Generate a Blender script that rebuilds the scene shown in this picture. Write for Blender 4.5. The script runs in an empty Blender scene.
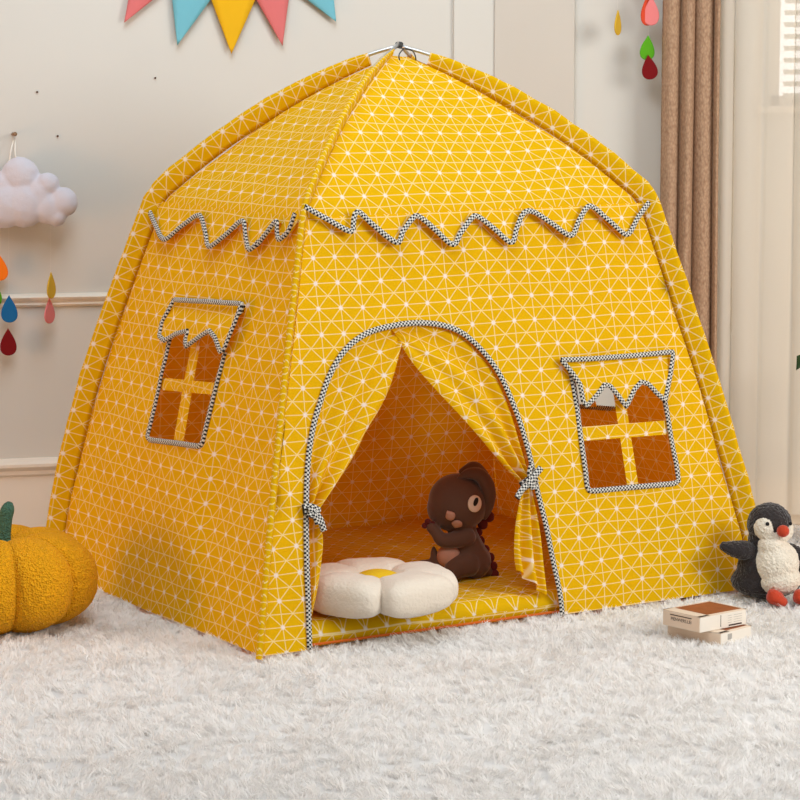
import bpy, bmesh, math, random
from mathutils import Vector, Matrix, noise
from mathutils.geometry import delaunay_2d_cdt
random.seed(7)
S = bpy.context.scene
C = S.collection
PI = math.pi

# ------------------------------------------------------------------ camera
FPX, PITCH, CAMZ, YAW = 2378.8, 0.1140, 1.144, 0.570
cyw, syw = math.cos(YAW), math.sin(YAW)
TC = (-3.209, -5.010)
CAM = Vector((cyw*TC[0]-syw*TC[1], syw*TC[0]+cyw*TC[1], CAMZ))
cd = bpy.data.cameras.new('camera'); cam = bpy.data.objects.new('camera', cd); C.objects.link(cam)
cd.sensor_width = 36; cd.lens = 36*FPX/800; cd.clip_end = 60
cam.location = CAM; cam.rotation_euler = (PI/2-PITCH, 0, 0)
S.camera = cam
FWD = Vector((0, math.cos(PITCH), -math.sin(PITCH))); RIGHT = Vector((1, 0, 0)); UP = RIGHT.cross(FWD)
def ray(px, py): return (FWD + RIGHT*((px-400)/FPX) + UP*((400-py)/FPX))
def proj(p):
    r = p-CAM; z = r.dot(FWD); return (400+FPX*r.dot(RIGHT)/z, 400-FPX*r.dot(UP)/z)
def at_y(px, py, y):
    d = ray(px, py); return CAM + d*((y-CAM.y)/d.y)
def at_z(px, py, z):
    d = ray(px, py); return CAM + d*((z-CAM.z)/d.z)
def hit(px, py, o, n):
    d = ray(px, py); return CAM + d*((o-CAM).dot(n)/d.dot(n))

# ------------------------------------------------------------------ light
S.view_settings.view_transform = 'Standard'; S.view_settings.look = 'None'
S.view_settings.gamma = 1; S.view_settings.exposure = 0.0
w = bpy.data.worlds.new('world'); S.world = w; w.use_nodes = True
wb = w.node_tree.nodes['Background']; wb.inputs[0].default_value = (1.0, .98, .95, 1); wb.inputs[1].default_value = .30
_t = w.node_tree; _c = _t.nodes.new('ShaderNodeTexCoord'); _s = _t.nodes.new('ShaderNodeSeparateXYZ'); _m = _t.nodes.new('ShaderNodeMapRange')   # bright sky beyond the window side of the house
_t.links.new(_c.outputs['Generated'], _s.inputs[0]); _t.links.new(_s.outputs[1], _m.inputs[0])
_m.inputs[1].default_value = .86; _m.inputs[2].default_value = .96; _m.inputs[3].default_value = .30; _m.inputs[4].default_value = 2.2; _t.links.new(_m.outputs[0], wb.inputs[1])
def area(name, loc, target, size, power, col):
    l = bpy.data.lights.new(name, 'AREA'); l.size = size; l.energy = power; l.color = col
    o = bpy.data.objects.new(name, l); C.objects.link(o); o.location = loc
    o.rotation_euler = (Vector(target)-Vector(loc)).to_track_quat('-Z', 'Y').to_euler(); return o
area('window_light', (3.8, -2.7, 2.2), (0.1, -.3, .4), 1.8, 126, (1, .985, .94))
area('wall_top_fill', (-.3, -.8, 3.2), (-.2, .7, 1.7), 1.3, 34, (.78, .91, 1))  # added fill, no fixture: brightens the wall top so it falls off downwards
area('front_light', (-.2, -3.9, 4.3), (0, -1.6, 0), 2.2, 70, (.97, .985, 1))
area('warm_fill_light', (-3.0, -1.3, .45), (-.5, .1, .35), .8, 24, (1, .48, .18))  # unseen warm fill added low at left to tint wall and tent side
area('warm_fill_light', (2.6, -.3, .35), (1.3, 1.0, .35), .5, 6, (1, .55, .25))  # second added warm fill, tans the lower sheer curtain

# ------------------------------------------------------------------ materials
def s2l(c): return tuple((x/255/12.92 if x/255 <= .04045 else ((x/255+.055)/1.055)**2.4) for x in c)+(1,)
class NT:
    def __init__(s, m): s.t = m.node_tree; s.n = s.t.nodes
    def new(s, t, **k):
        n = s.n.new(t)
        for a, b in k.items(): setattr(n, a, b)
        return n
    def link(s, a, b): s.t.links.new(a, b)
    def m(s, op, a, b=None, c=None):
        n = s.new('ShaderNodeMath', operation=op)
        for i, v in enumerate((a, b, c)):
            if v is None: continue
            if isinstance(v, (int, float)): n.inputs[i].default_value = v
            else: s.link(v, n.inputs[i])
        return n.outputs[0]
    def mix(s, f, a, b):
        n = s.new('ShaderNodeMix', data_type='RGBA')
        for k, v in ((0, f), (6, a), (7, b)):
            if isinstance(v, (tuple, float, int)): n.inputs[k].default_value = v
            else: s.link(v, n.inputs[k])
        return n.outputs[2]
def mat(name, rgb, rough=.8, metal=0, bump=None, sheen=0, spot=None, trans=0, spec=.3):
    m = bpy.data.materials.new(name); m.use_nodes = True; t = NT(m)
    b = t.n['Principled BSDF']; b.inputs['Roughness'].default_value = rough; b.inputs['Metallic'].default_value = metal
    b.inputs['Specular IOR Level'].default_value = spec
    if sheen: b.inputs['Sheen Weight'].default_value = sheen; b.inputs['Sheen Roughness'].default_value = .4
    col = s2l(rgb); b.inputs['Base Color'].default_value = col
    tc = t.new('ShaderNodeTexCoord')
    if spot:
        nz = t.new('ShaderNodeTexNoise'); nz.inputs['Scale'].default_value = spot[0]; nz.inputs['Detail'].default_value = 4
        t.link(tc.outputs['Object'], nz.inputs['Vector'])
        t.link(t.mix(nz.outputs[0], tuple(x*(1-spot[1]) for x in col[:3])+(1,), tuple(min(1, x*(1+spot[1])) for x in col[:3])+(1,)), b.inputs['Base Color'])
    if bump:
        kind, sc, st, di = bump
        if kind == 'noise': nz = t.new('ShaderNodeTexNoise'); nz.inputs['Detail'].default_value = 3
        else: nz = t.new('ShaderNodeTexVoronoi')
        nz.inputs['Scale'].default_value = sc; t.link(tc.outputs['Object'], nz.inputs['Vector'])
        bp = t.new('ShaderNodeBump'); bp.inputs['Strength'].default_value = st; bp.inputs['Distance'].default_value = di
        t.link(nz.outputs[0], bp.inputs['Height']); t.link(bp.outputs[0], b.inputs['Normal'])
    if trans:
        tr = t.new('ShaderNodeBsdfTranslucent'); tr.inputs[0].default_value = col
        mx = t.new('ShaderNodeMixShader'); mx.inputs[0].default_value = trans
        t.link(b.outputs[0], mx.inputs[1]); t.link(tr.outputs[0], mx.inputs[2]); t.link(mx.outputs[0], t.n['Material Output'].inputs[0])
    return m

def fabric_mat():
    m = bpy.data.materials.new('yellow_triangle_print'); m.use_nodes = True; t = NT(m)
    uv = t.new('ShaderNodeUVMap'); uv.uv_map = 'UVMap'
    tc = t.new('ShaderNodeTexCoord')
    nz = t.new('ShaderNodeTexNoise'); nz.inputs['Scale'].default_value = 5; nz.inputs['Detail'].default_value = 1
    t.link(uv.outputs[0], nz.inputs['Vector'])
    sb = t.new('ShaderNodeVectorMath', operation='SUBTRACT'); sb.inputs[1].default_value = (.5, .5, .5); t.link(nz.outputs['Color'], sb.inputs[0])
    sc = t.new('ShaderNodeVectorMath', operation='SCALE'); sc.inputs['Scale'].default_value = .013; t.link(sb.outputs[0], sc.inputs[0])
    ad = t.new('ShaderNodeVectorMath', operation='ADD'); t.link(uv.outputs[0], ad.inputs[0]); t.link(sc.outputs[0], ad.inputs[1])
    s2 = t.new('ShaderNodeVectorMath', operation='SCALE'); s2.inputs['Scale'].default_value = 1/.059; t.link(ad.outputs[0], s2.inputs[0])
    sp = t.new('ShaderNodeSeparateXYZ'); t.link(s2.outputs[0], sp.inputs[0]); u, v = sp.outputs[0], sp.outputs[1]
    def near(x): return t.m('ABSOLUTE', t.m('SUBTRACT', x, t.m('ROUND', x)))
    dv = near(u); dh = t.m('MULTIPLY', near(t.m('MULTIPLY', v, 2.0)), .5)
    d1 = t.m('MULTIPLY', near(t.m('ADD', u, v)), .7071); d2 = t.m('MULTIPLY', near(t.m('SUBTRACT', u, v)), .7071)
    d = t.m('MINIMUM', t.m('MINIMUM', dv, dh), t.m('MINIMUM', d1, d2))
    nd = t.m('SQRT', t.m('ADD', t.m('POWER', dv, 2.0), t.m('POWER', near(v), 2.0)))
    def step(x, w, s):  # 1 inside w
        n = t.new('ShaderNodeMapRange'); n.inputs[1].default_value = w-s; n.inputs[2].default_value = w+s
        n.inputs[3].default_value = 1; n.inputs[4].default_value = 0; t.link(x, n.inputs[0]); return n.outputs[0]
    f = t.m('MAXIMUM', t.m('MULTIPLY', step(d, .021, .008), .85), step(nd, .10, .03))
    col = t.mix(t.m('MULTIPLY', step(d, .018, .008), .85), s2l((233, 187, 4)), s2l((254, 234, 172)))
    col = t.mix(step(nd, .088, .03), col, s2l((252, 242, 232)))
    b = t.n['Principled BSDF']; b.inputs['Roughness'].default_value = .8; b.inputs['Specular IOR Level'].default_value = .1
    t.link(col, b.inputs['Base Color'])
    wv = t.new('ShaderNodeTexNoise'); wv.inputs['Scale'].default_value = 16; wv.inputs['Detail'].default_value = 4
    t.link(tc.outputs['Object'], wv.inputs['Vector'])
    bp = t.new('ShaderNodeBump'); bp.inputs['Strength'].default_value = .35; bp.inputs['Distance'].default_value = .008
    t.link(wv.outputs[0], bp.inputs['Height']); t.link(bp.outputs[0], b.inputs['Normal'])
    tr = t.new('ShaderNodeBsdfTranslucent'); t.link(t.mix(f, s2l((250, 134, 4)), s2l((250, 176, 90))), tr.inputs[0])
    mx = t.new('ShaderNodeMixShader'); mx.inputs[0].default_value = .25
    t.link(b.outputs[0], mx.inputs[1]); t.link(tr.outputs[0], mx.inputs[2]); t.link(mx.outputs[0], t.n['Material Output'].inputs[0])
    return m
def checker_mat():
    m = bpy.data.materials.new('checked_piping'); m.use_nodes = True; t = NT(m)
    uv = t.new('ShaderNodeUVMap'); uv.uv_map = 'UVMap'
    sp = t.new('ShaderNodeSeparateXYZ'); t.link(uv.outputs[0], sp.inputs[0])
    q = 1/.0048
    a = t.m('FLOOR', t.m('MULTIPLY', sp.outputs[0], q)); c = t.m('FLOOR', t.m('MULTIPLY', sp.outputs[1], q))
    k = t.m('MODULO', t.m('ABSOLUTE', t.m('ADD', a, c)), 2.0)
    b = t.n['Principled BSDF']; b.inputs['Roughness'].default_value = .8
    t.link(t.mix(k, s2l((24, 26, 32)), s2l((214, 211, 203))), b.inputs['Base Color']); return m
M = {}
M['fabric'] = fabric_mat(); M['check'] = checker_mat()
M['steel'] = mat('steel_pole', (200, 200, 200), .3, .9)
M['dark_plastic'] = mat('dark_hub', (60, 60, 60), .5)

# ------------------------------------------------------------------ object helpers
def obj(name, bm_or_me, m=None, parent=None, smooth=False, label=None):
    if isinstance(bm_or_me, bmesh.types.BMesh):
        me = bpy.data.meshes.new(name)
        if smooth:
            for f in bm_or_me.faces: f.smooth = True
        bm_or_me.to_mesh(me); bm_or_me.free()
    else: me = bm_or_me; me.name = name
    o = bpy.data.objects.new(name, me); C.objects.link(o)
    if m: me.materials.clear(); me.materials.append(m)
    if parent: o.parent = parent
    if label: o['label'] = label
    return o
def tag(o, label, cat, group=None, kind=None):
    o['label'] = label; o['category'] = cat
    if group: o['group'] = group
    if kind: o['kind'] = kind
    return o
def thing(name, label, cat, loc=(0, 0, 0), rz=0, group=None):
    o = bpy.data.objects.new(name, None); C.objects.link(o); o.location = loc; o.rotation_euler = (0, 0, rz)
    o.empty_display_size = .05
    return tag(o, label, cat, group)
def struct(name, bm, m, smooth=False):
    o = obj(name, bm, m, None, smooth); o['kind'] = 'structure'; return o
def bx(bm, x0, x1, y0, y1, z0, z1, bev=0):
    r = bmesh.ops.create_cube(bm, size=1)
    for v in r['verts']:
        v.co = Vector(((x0+x1)/2+v.co.x*(x1-x0), (y0+y1)/2+v.co.y*(y1-y0), (z0+z1)/2+v.co.z*(z1-z0)))
    if bev:
        es = list({e for v in r['verts'] for e in v.link_edges})
        bmesh.ops.bevel(bm, geom=es, offset=bev, segments=3, affect='EDGES', profile=.5)
def sphere(bm, c, r, sub=3, rot=None):
    if isinstance(r, (int, float)): r = (r, r, r)
    k = bmesh.ops.create_icosphere(bm, subdivisions=sub, radius=1)
    mt = Matrix.Translation(Vector(c)) @ (rot.to_matrix().to_4x4() if rot else Matrix()) @ Matrix.Diagonal((*r, 1))
    bmesh.ops.transform(bm, matrix=mt, verts=k['verts'])
    return k['verts']
def smooth_path(pts, n=60, closed=False):
    """Catmull-Rom, resampled evenly to n points"""
    P = [Vector(p) for p in pts]; out = []
    L = len(P); rng = L if closed else L-1
    for i in range(rng):
        p0 = P[(i-1) % L] if (closed or i > 0) else P[0]*2-P[1]
        p1, p2 = P[i], P[(i+1) % L]
        p3 = P[(i+2) % L] if (closed or i+2 < L) else P[-1]*2-P[-2]
        for k in range(10):
            t = k/10
            out.append(.5*((2*p1)+(p2-p0)*t+(2*p0-5*p1+4*p2-p3)*t*t+(3*p1-p0-3*p2+p3)*t**3))
    out.append(P[0].copy() if closed else P[-1].copy())
    return resample(out, n)
def resample(P, n):
    P = [Vector(p) for p in P]
    d = [0]
    for a, b in zip(P, P[1:]): d.append(d[-1]+(b-a).length)
    T = d[-1]; out = []; j = 0
    for i in range(n):
        s = T*i/(n-1)
        while j < len(P)-2 and d[j+1] < s: j += 1
        q = d[j+1]-d[j]
        out.append(P[j].lerp(P[j+1], 0 if q < 1e-12 else min(1, (s-d[j])/q)))
    return out
def tube(bm, pts, r, seg=10, caps=True):
    pts = [Vector(p) for p in pts]; n = len(pts); rings = []
    up = Vector((0, 0, 1))
    for i, p in enumerate(pts):
        t = (pts[min(i+1, n-1)]-pts[max(i-1, 0)]).normalized()
        a = t.cross(up)
        if a.length < .05: a = t.cross(Vector((0, 1, 0)))
        a.normalize(); b = a.cross(t)
        rr = r[i] if isinstance(r, (list, tuple)) else r
        rings.append([bm.verts.new(p+a*math.cos(2*PI*k/seg)*rr+b*math.sin(2*PI*k/seg)*rr) for k in range(seg)])
    for A, B in zip(rings, rings[1:]):
        for k in range(seg): bm.faces.new((A[k], A[(k+1) % seg], B[(k+1) % seg], B[k]))
    if caps: bm.faces.new(rings[0][::-1]); bm.faces.new(rings[-1])
    bmesh.ops.recalc_face_normals(bm, faces=bm.faces)
def fused(name, build, voxel, m, parent, it=6, extra=None, label=None):
    """union of overlapping volumes remeshed into one continuous skin"""
    bm = bmesh.new(); build(bm)
    o = obj(name, bm, None, None)
    md = o.modifiers.new('r', 'REMESH'); md.mode = 'VOXEL'; md.voxel_size = voxel; md.use_smooth_shade = True
    sm = o.modifiers.new('s', 'SMOOTH'); sm.iterations = it; sm.factor = .5
    dg = bpy.context.evaluated_depsgraph_get(); dg.update()
    me = bpy.data.meshes.new_from_object(o.evaluated_get(dg))
    o.modifiers.clear(); old = o.data; o.data = me; bpy.data.meshes.remove(old); me.name = name
    for p in me.polygons: p.use_smooth = True
    if extra:
        ns = [v.normal.copy() for v in me.vertices]
        for v, nn in zip(me.vertices, ns): v.co = extra(v.co, nn)
    me.materials.clear(); me.materials.append(m); o.parent = parent
    if label: o['label'] = label
    return o

# ------------------------------------------------------------------ room
DEP = 1.0                                    # the window wall
XC = at_y(494, 300, DEP).x
M['wall'] = mat('wall_paint', (207, 205, 199), .9, spot=(3, .02), bump=('noise', 60, .05, .002))
M['wall2'] = mat('pilaster_paint', (200, 194, 185), .9, spot=(4, .03), bump=('noise', 60, .05, .002))
M['trimpaint'] = mat('trim_paint', (232, 222, 208), .55)
M['floor'] = mat('pale_floor', (205, 190, 170), .5, spot=(6, .06))
bm = bmesh.new(); bx(bm, -3, 3, -6.4, 1.6, -.08, -.02); struct('floor', bm, M['floor'])
ANG = math.radians(16)
def left_local(name, parts, m, smooth=False):    # wall_left frame: x runs left from the corner, y towards the room
    bm = bmesh.new()
    for p in parts: bx(bm, *p)
    bm.transform(Matrix.Translation((XC, DEP, 0)) @ Matrix.Rotation(ANG, 4, 'Z'))
    return struct(name, bm, m, smooth)
left_local('wall_left', [(-2.6, 0, 0, .1, -.02, 2.7)], M['wall'])
def moulding(name, x0, x1, z, prof):
    bm = bmesh.new(); A = [bm.verts.new((x0, -p[0], z+p[1])) for p in prof]; B = [bm.verts.new((x1, -p[0], z+p[1])) for p in prof]
    for i in range(len(prof)-1): bm.faces.new((A[i], B[i], B[i+1], A[i+1]))
    bm.faces.new(A); bm.faces.new(B[::-1]); bmesh.ops.recalc_face_normals(bm, faces=bm.faces)
    bm.transform(Matrix.Translation((XC, DEP, 0)) @ Matrix.Rotation(ANG, 4, 'Z'))
    return struct(name, bm, M['trimpaint'])
def wl(px, py):
    n = Vector((math.sin(ANG), -math.cos(ANG), 0)); return hit(px, py, Vector((XC, DEP, 0)), n)
zr = wl(40, 300).z; zb = wl(30, 467).z
moulding('trim_1', -2.6, -.0, zr, [(0, -.018), (.006, -.018), (.012, -.012), (.008, -.006), (.018, .002), (.022, .008), (.016, .013), (.006, .016), (0, .018)])
moulding('baseboard_left', -2.6, -.0, zb, [(0, -zb-.02), (.012, -zb-.02), (.012, -.025), (.02, -.018), (.02, -.008), (.032, .004), (.032, .012), (.02, .02), (.008, .024), (0, .026)])
# window wall, built round its opening
zs = at_y(790, 106, DEP).z; x0w = at_y(771, 60, DEP).x; x1w = x0w+1.1; zt = zs+1.15
bm = bmesh.new()
bx(bm, XC, x0w, DEP, DEP+.12, -.02, 2.7); bx(bm, x0w, x1w, DEP, DEP+.12, -.02, zs); bx(bm, x1w, 3, DEP, DEP+.12, -.02, 2.7)
bx(bm, x0w, x1w, DEP, DEP+.12, zt, 2.7)
struct('wall_back', bm, M['wall'])
xp = [at_y(p, 60, DEP).x for p in (452, 494, 574)]
bm = bmesh.new(); bx(bm, xp[1], xp[2], DEP-.02, DEP, -.02, 2.7, .003); struct('trim_2', bm, M['wall2'])
left_local('trim_3', [(-.128, -.0, -.012, 0, -.02, 2.7)], M['wall'])
bm = bmesh.new(); bx(bm, xp[2], 3, DEP-.014, DEP, -.02, .12, .003); struct('baseboard_back', bm, M['trimpaint'])
bm = bmesh.new()
for a in ((x0w, x0w+.03, zs, zt), (x1w-.03, x1w, zs, zt), (x0w, x1w, zs, zs+.03), (x0w, x1w, zt-.03, zt), ((x0w+x1w)/2-.015, (x0w+x1w)/2+.015, zs, zt)):
    bx(bm, a[0], a[1], DEP+.03, DEP+.08, a[2], a[3])
fr = struct('window_1', bm, M['trimpaint'])
gm = bpy.data.materials.new('window_glass'); gm.use_nodes = True; g = NT(gm)
tr = g.new('ShaderNodeBsdfTransparent'); gl = g.new('ShaderNodeBsdfGlossy'); gl.inputs[1].default_value = .02
mx = g.new('ShaderNodeMixShader'); mx.inputs[0].default_value = .06; g.link(tr.outputs[0], mx.inputs[1]); g.link(gl.outputs[0], mx.inputs[2]); g.link(mx.outputs[0], g.n['Material Output'].inputs[0])
bm = bmesh.new(); bx(bm, x0w+.03, x1w-.03, DEP+.052, DEP+.056, zs+.03, zt-.03); obj('window_pane', bm, gm, fr)
bm = bmesh.new(); bx(bm, x0w-.04, x1w+.04, DEP-.025, DEP+.03, zs-.022, zs, .004); obj('window_sill', bm, M['trimpaint'], fr)
# daylit sky behind the window (bright overcast) comes from the world
t = thing('venetian_blind', 'white slatted blind in the window behind the sheer curtain', 'blind', ((x0w+x1w)/2, DEP+.018, zt))
bm = bmesh.new(); z = zs+.03
while z < zt-.05:
    k = bmesh.ops.create_cube(bm, size=1)
    bmesh.ops.transform(bm, matrix=Matrix.Translation((0, 0, z-zt)) @ Matrix.Rotation(math.radians(35), 4, 'X') @ Matrix.Diagonal((x1w-x0w-.08, .024, .0015, 1)), verts=k['verts'])
    z += .034
M['blind'] = mat('blind_slats', (240, 238, 230), .6, trans=.3)
obj('slats', bm, M['blind'], t)
bm = bmesh.new(); bx(bm, -(x1w-x0w)/2+.03, (x1w-x0w)/2-.03, -.012, .012, -.05, -.015); obj('head_rail', bm, M['blind'], t)
bm = bmesh.new()
for dx in (-.48, -.16, .16, .48): bx(bm, dx-.001, dx+.001, -.014, -.012, zs-zt+.02, -.04)
obj('cord', bm, M['blind'], t)

# curtains -----------------------------------------------------------
def solid(o, th, off=0):
    md = o.modifiers.new('thickness', 'SOLIDIFY'); md.thickness = th; md.offset = off; return o
cm = mat('brown_woven', (180, 148, 122), .85, spot=(8, .05), spec=.2)
t_ = NT(cm); b = t_.n['Principled BSDF']; tc = t_.new('ShaderNodeTexCoord')
mp = t_.new('ShaderNodeMapping'); mp.inputs['Scale'].default_value = (190, 190, 100); mp.inputs['Rotation'].default_value = (0, .5, 0); t_.link(tc.outputs['Object'], mp.inputs[0])
vo = t_.new('ShaderNodeTexVoronoi'); vo.inputs['Scale'].default_value = 1; t_.link(mp.outputs[0], vo.inputs['Vector'])
t_.link(t_.mix(vo.outputs[0], s2l((190, 158, 130)), s2l((150, 118, 94))), b.inputs['Base Color'])
bp = t_.new('ShaderNodeBump'); bp.inputs['Strength'].default_value = .5; bp.inputs['Distance'].default_value = .003; t_.link(vo.outputs[0], bp.inputs['Height']); t_.link(bp.outputs[0], b.inputs['Normal'])
M['brown'] = cm
YC = DEP-.10
xa, xb = at_y(664, 100, YC).x, at_y(719, 100, YC).x
cre = [at_y(p, 100, YC).x for p in (645, 663, 680, 693.5, 713.5, 719.5)]
bm = bmesh.new(); rows = []
for j in range(41):
    z = .02+2.43*j/40; row = []
    for k in range(1, 5):
        for i in range(18+(k == 4)):
            q = i/18; x = cre[k]+(cre[k+1]-cre[k])*q+.002*math.sin(z*2.3+k*2)+(.004 if z < 1 else 0)*(1-z)*math.sin(k*5)
            row.append(bm.verts.new((x, YC+.012-.042*(math.sin(PI*q)**.55)*(1+.15*math.sin(k*3+z*1.5)), z)))
    rows.append(row)
for A, B in zip(rows, rows[1:]):
    for i in range(len(A)-1): bm.faces.new((A[i], A[i+1], B[i+1], B[i]))
o = solid(obj('curtain', bm, M['brown'], None, True), .003)
tag(o, 'pleated brown woven curtain hanging right behind the tent', 'curtain')
sh = bpy.data.materials.new('sheer_voile'); sh.use_nodes = True; g = NT(sh)
df = g.n['Principled BSDF']; df.inputs['Base Color'].default_value = s2l((248, 240, 228)); df.inputs['Roughness'].default_value = .9
tl = g.new('ShaderNodeBsdfTranslucent'); tl.inputs[0].default_value = s2l((248, 240, 226)); tp = g.new('ShaderNodeBsdfTransparent')
m1 = g.new('ShaderNodeMixShader'); m1.inputs[0].default_value = .45; m2 = g.new('ShaderNodeMixShader'); m2.inputs[0].default_value = .22
g.link(df.outputs[0], m1.inputs[1]); g.link(tl.outputs[0], m1.inputs[2]); g.link(m1.outputs[0], m2.inputs[1]); g.link(tp.outputs[0], m2.inputs[2]); g.link(m2.outputs[0], g.n['Material Output'].inputs[0])
M['sheer'] = sh
crs = [at_y(p, 100, YC).x for p in (719, 736, 765, 797, 822, 858, 884, 925, 950)]
bm = bmesh.new(); rows = []
for j in range(41):
    z = .02+2.43*j/40; row = []
    for k in range(8):
        for i in range(16+(k == 7)):
            q = i/16; x = crs[k]+(crs[k+1]-crs[k])*q+.003*math.sin(z*2+k*2.4)
            row.append(bm.verts.new((x, YC+.04-(.026+.008*math.sin(k*2.1))*(math.sin(PI*q)**.6)-.006*math.sin(q*3+z*1.3+k), z)))
    rows.append(row)
for A, B in zip(rows, rows[1:]):
    for i in range(len(A)-1): bm.faces.new((A[i], A[i+1], B[i+1], B[i]))
o = obj('sheer_curtain', bm, M['sheer'], None, True)
tag(o, 'thin cream sheer curtain over the window, beside the brown curtain', 'curtain')
bm = bmesh.new(); tube(bm, [(xa-.1, YC+.0, 2.47), (2.4, YC, 2.47)], .012); o = obj('curtain_rod', bm, M['steel']); tag(o, 'round rod above the window holding both curtains', 'curtain rod')

# rug ----------------------------------------------------------------
rm = bpy.data.materials.new('white_shag'); rm.use_nodes = True; g = NT(rm); b = g.n['Principled BSDF']
b.inputs['Roughness'].default_value = .75; b.inputs['Specular IOR Level'].default_value = .25
tc = g.new('ShaderNodeTexCoord'); nz = g.new('ShaderNodeTexNoise'); nz.inputs['Scale'].default_value = 5; g.link(tc.outputs['Object'], nz.inputs['Vector'])
g.link(g.mix(nz.outputs[0], s2l((250, 248, 246)), s2l((255, 254, 253))), b.inputs['Base Color'])
tl_ = g.new('ShaderNodeBsdfTranslucent'); tl_.inputs[0].default_value = (.93, .91, .89, 1); mx_ = g.new('ShaderNodeMixShader'); mx_.inputs[0].default_value = .35
g.link(b.outputs[0], mx_.inputs[1]); g.link(tl_.outputs[0], mx_.inputs[2]); g.link(mx_.outputs[0], g.n['Material Output'].inputs[0])
M['rug'] = rm
import numpy as np
def shag(n_tuft, per, seed=3):
    """rug backing plus pile: bent tapering yarn blades in leaning tufts"""
    rg = np.random.default_rng(seed); RX, RY0, RY1 = 1.55, -2.45, .86
    def lim(x): return np.minimum(RY1, DEP+(x-XC)*math.tan(ANG)*(x < XC)-.05)
    tx = rg.uniform(-RX, RX, n_tuft); ty = rg.uniform(RY0, RY1, n_tuft)
    c, s_ = math.cos(-YAW), math.sin(-YAW); lx, ly = c*tx-s_*ty, s_*tx+c*ty
    keep = (ty < lim(tx)) & ~((abs(lx) < TWX-.075) & (abs(ly) < TDX-.05)); tx, ty = tx[keep], ty[keep]
    lean = 2.2*np.sin(tx*5+1.3*np.sin(ty*7))+1.7*np.sin(ty*9+2*np.sin(tx*6+1))+rg.normal(0, 1.4, len(tx))-.8
    lam = rg.uniform(.4, 1.15, len(tx)); hgt = .0205+.002*np.sin(tx*11+ty*4)*np.sin(ty*13-tx*3)+rg.normal(0, .003, len(tx))
    X = np.repeat(tx, per)+rg.normal(0, .0055, len(tx)*per); Y = np.repeat(ty, per)+rg.normal(0, .0055, len(tx)*per)
    A = np.repeat(lean, per)+rg.normal(0, .45, len(X)); Lm = np.repeat(lam, per)*rg.uniform(.6, 1.25, len(X)); Hh = np.repeat(hgt, per)*rg.uniform(.75, 1.15, len(X))
    n = len(X); dx, dy = np.cos(A), np.sin(A); tw_ = rg.uniform(0, PI, n); wx, wy = np.cos(tw_), np.sin(tw_); W = rg.uniform(.0006, .0011, n)
    P = np.zeros((n, 7, 3)); ts = [0, .38, .74, 1]
    for k, t in enumerate(ts):
        bx_ = X+dx*Lm*Hh*t**1.8; by_ = Y+dy*Lm*Hh*t**1.8; bz_ = .006+Hh*(t-.34*Lm*t**2.2)
        wk = W*(1, 1.1, .8, 0)[k]
        if k < 3:
            P[:, 2*k] = np.stack([bx_-wx*wk, by_-wy*wk, bz_], 1); P[:, 2*k+1] = np.stack([bx_+wx*wk, by_+wy*wk, bz_], 1)
        else: P[:, 6] = np.stack([bx_, by_, bz_], 1)
    xs_ = np.linspace(-RX, RX, 40); base = []
    for x in xs_:
        e = float(lim(x)); base += [(x, RY0, .004), (x, e, .004), (x, RY0, .009), (x, e, .009)]
    base = np.array(base); nb = len(base)
    V = np.concatenate([base, P.reshape(-1, 3)])
    fb = []
    for i in range(39):
        a, b_ = 4*i, 4*i+4
        fb += [(a+2, b_+2, b_+3, a+3), (a, a+1, b_+1, b_), (a, b_, b_+2, a+2), (a+1, a+3, b_+3, b_+1)]
    fb += [(0, 2, 3, 1), (nb-4, nb-3, nb-1, nb-2)]
    ii = nb+np.arange(n)[:, None]*7
    q = np.concatenate([ii+np.array([0, 1, 3, 2]), ii+np.array([2, 3, 5, 4])], 0); tr_ = ii+np.array([4, 5, 6])
    loops = np.concatenate([np.array(fb).ravel(), q.ravel(), tr_.ravel()]).astype(np.int32)
    tot = np.concatenate([np.full(len(fb)+len(q), 4), np.full(len(tr_), 3)]).astype(np.int32)
    me = bpy.data.meshes.new('shag_rug'); me.vertices.add(len(V)); me.vertices.foreach_set('co', V.astype(np.float32).ravel())
    me.loops.add(len(loops)); me.loops.foreach_set('vertex_index', loops)
    me.polygons.add(len(tot)); me.polygons.foreach_set('loop_start', np.concatenate([[0], np.cumsum(tot)[:-1]]).astype(np.int32))
    me.polygons.foreach_set('use_smooth', np.ones(len(tot), dtype=bool))
    me.update(calc_edges=True); me.validate(); me.transform(Matrix.Translation((0, 0, -.019))); return me
TWX, TDX = 1.482/2, 1.178/2
rug = obj('shag_rug', shag(36000, 15), M['rug']); tag(rug, 'large white shaggy rug covering the floor under the tent', 'rug', kind='stuff')

# ------------------------------------------------------------------ tent
TW, TD, tw, td, HS, H = 1.482/2, 1.178/2, 1.008/2, .773/2, .993, 1.35
ZSEAM = .955
TM = Matrix.Rotation(YAW, 4, 'Z'); TMI = TM.inverted()
FIN = .052
FINS = lambda c: .030 if c == (-1, -1) else FIN
ROOT = thing('play_tent', 'yellow house-shaped play tent with white triangle print on the rug', 'tent', (0, 0, 0), YAW)
def warp(p):
    x, y, z = p; q = Vector(p)
    if z < HS: s = math.sin(PI*max(0, z)/HS)
    else: s = 0
    k = .018+(.030 if x < 0 and y > -.2 else 0)*min(1, max(0, -x/.5))
    q.x *= 1+k*s; q.y *= 1+k*s
    wa = max(0, (1-x/.5)/2)*max(0, (1-y/.38)/2); fz = z/HS if z < HS else max(0, (H-z)/(H-HS))
    q.z -= .018*min(1, wa)*max(0, fz)
    wc = max(0, min(1, -x/.5))*max(0, min(1, y/.38))*max(0, 1-z/HS)
    q.x += .013*wc; q.y -= .004*wc
    return q
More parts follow.
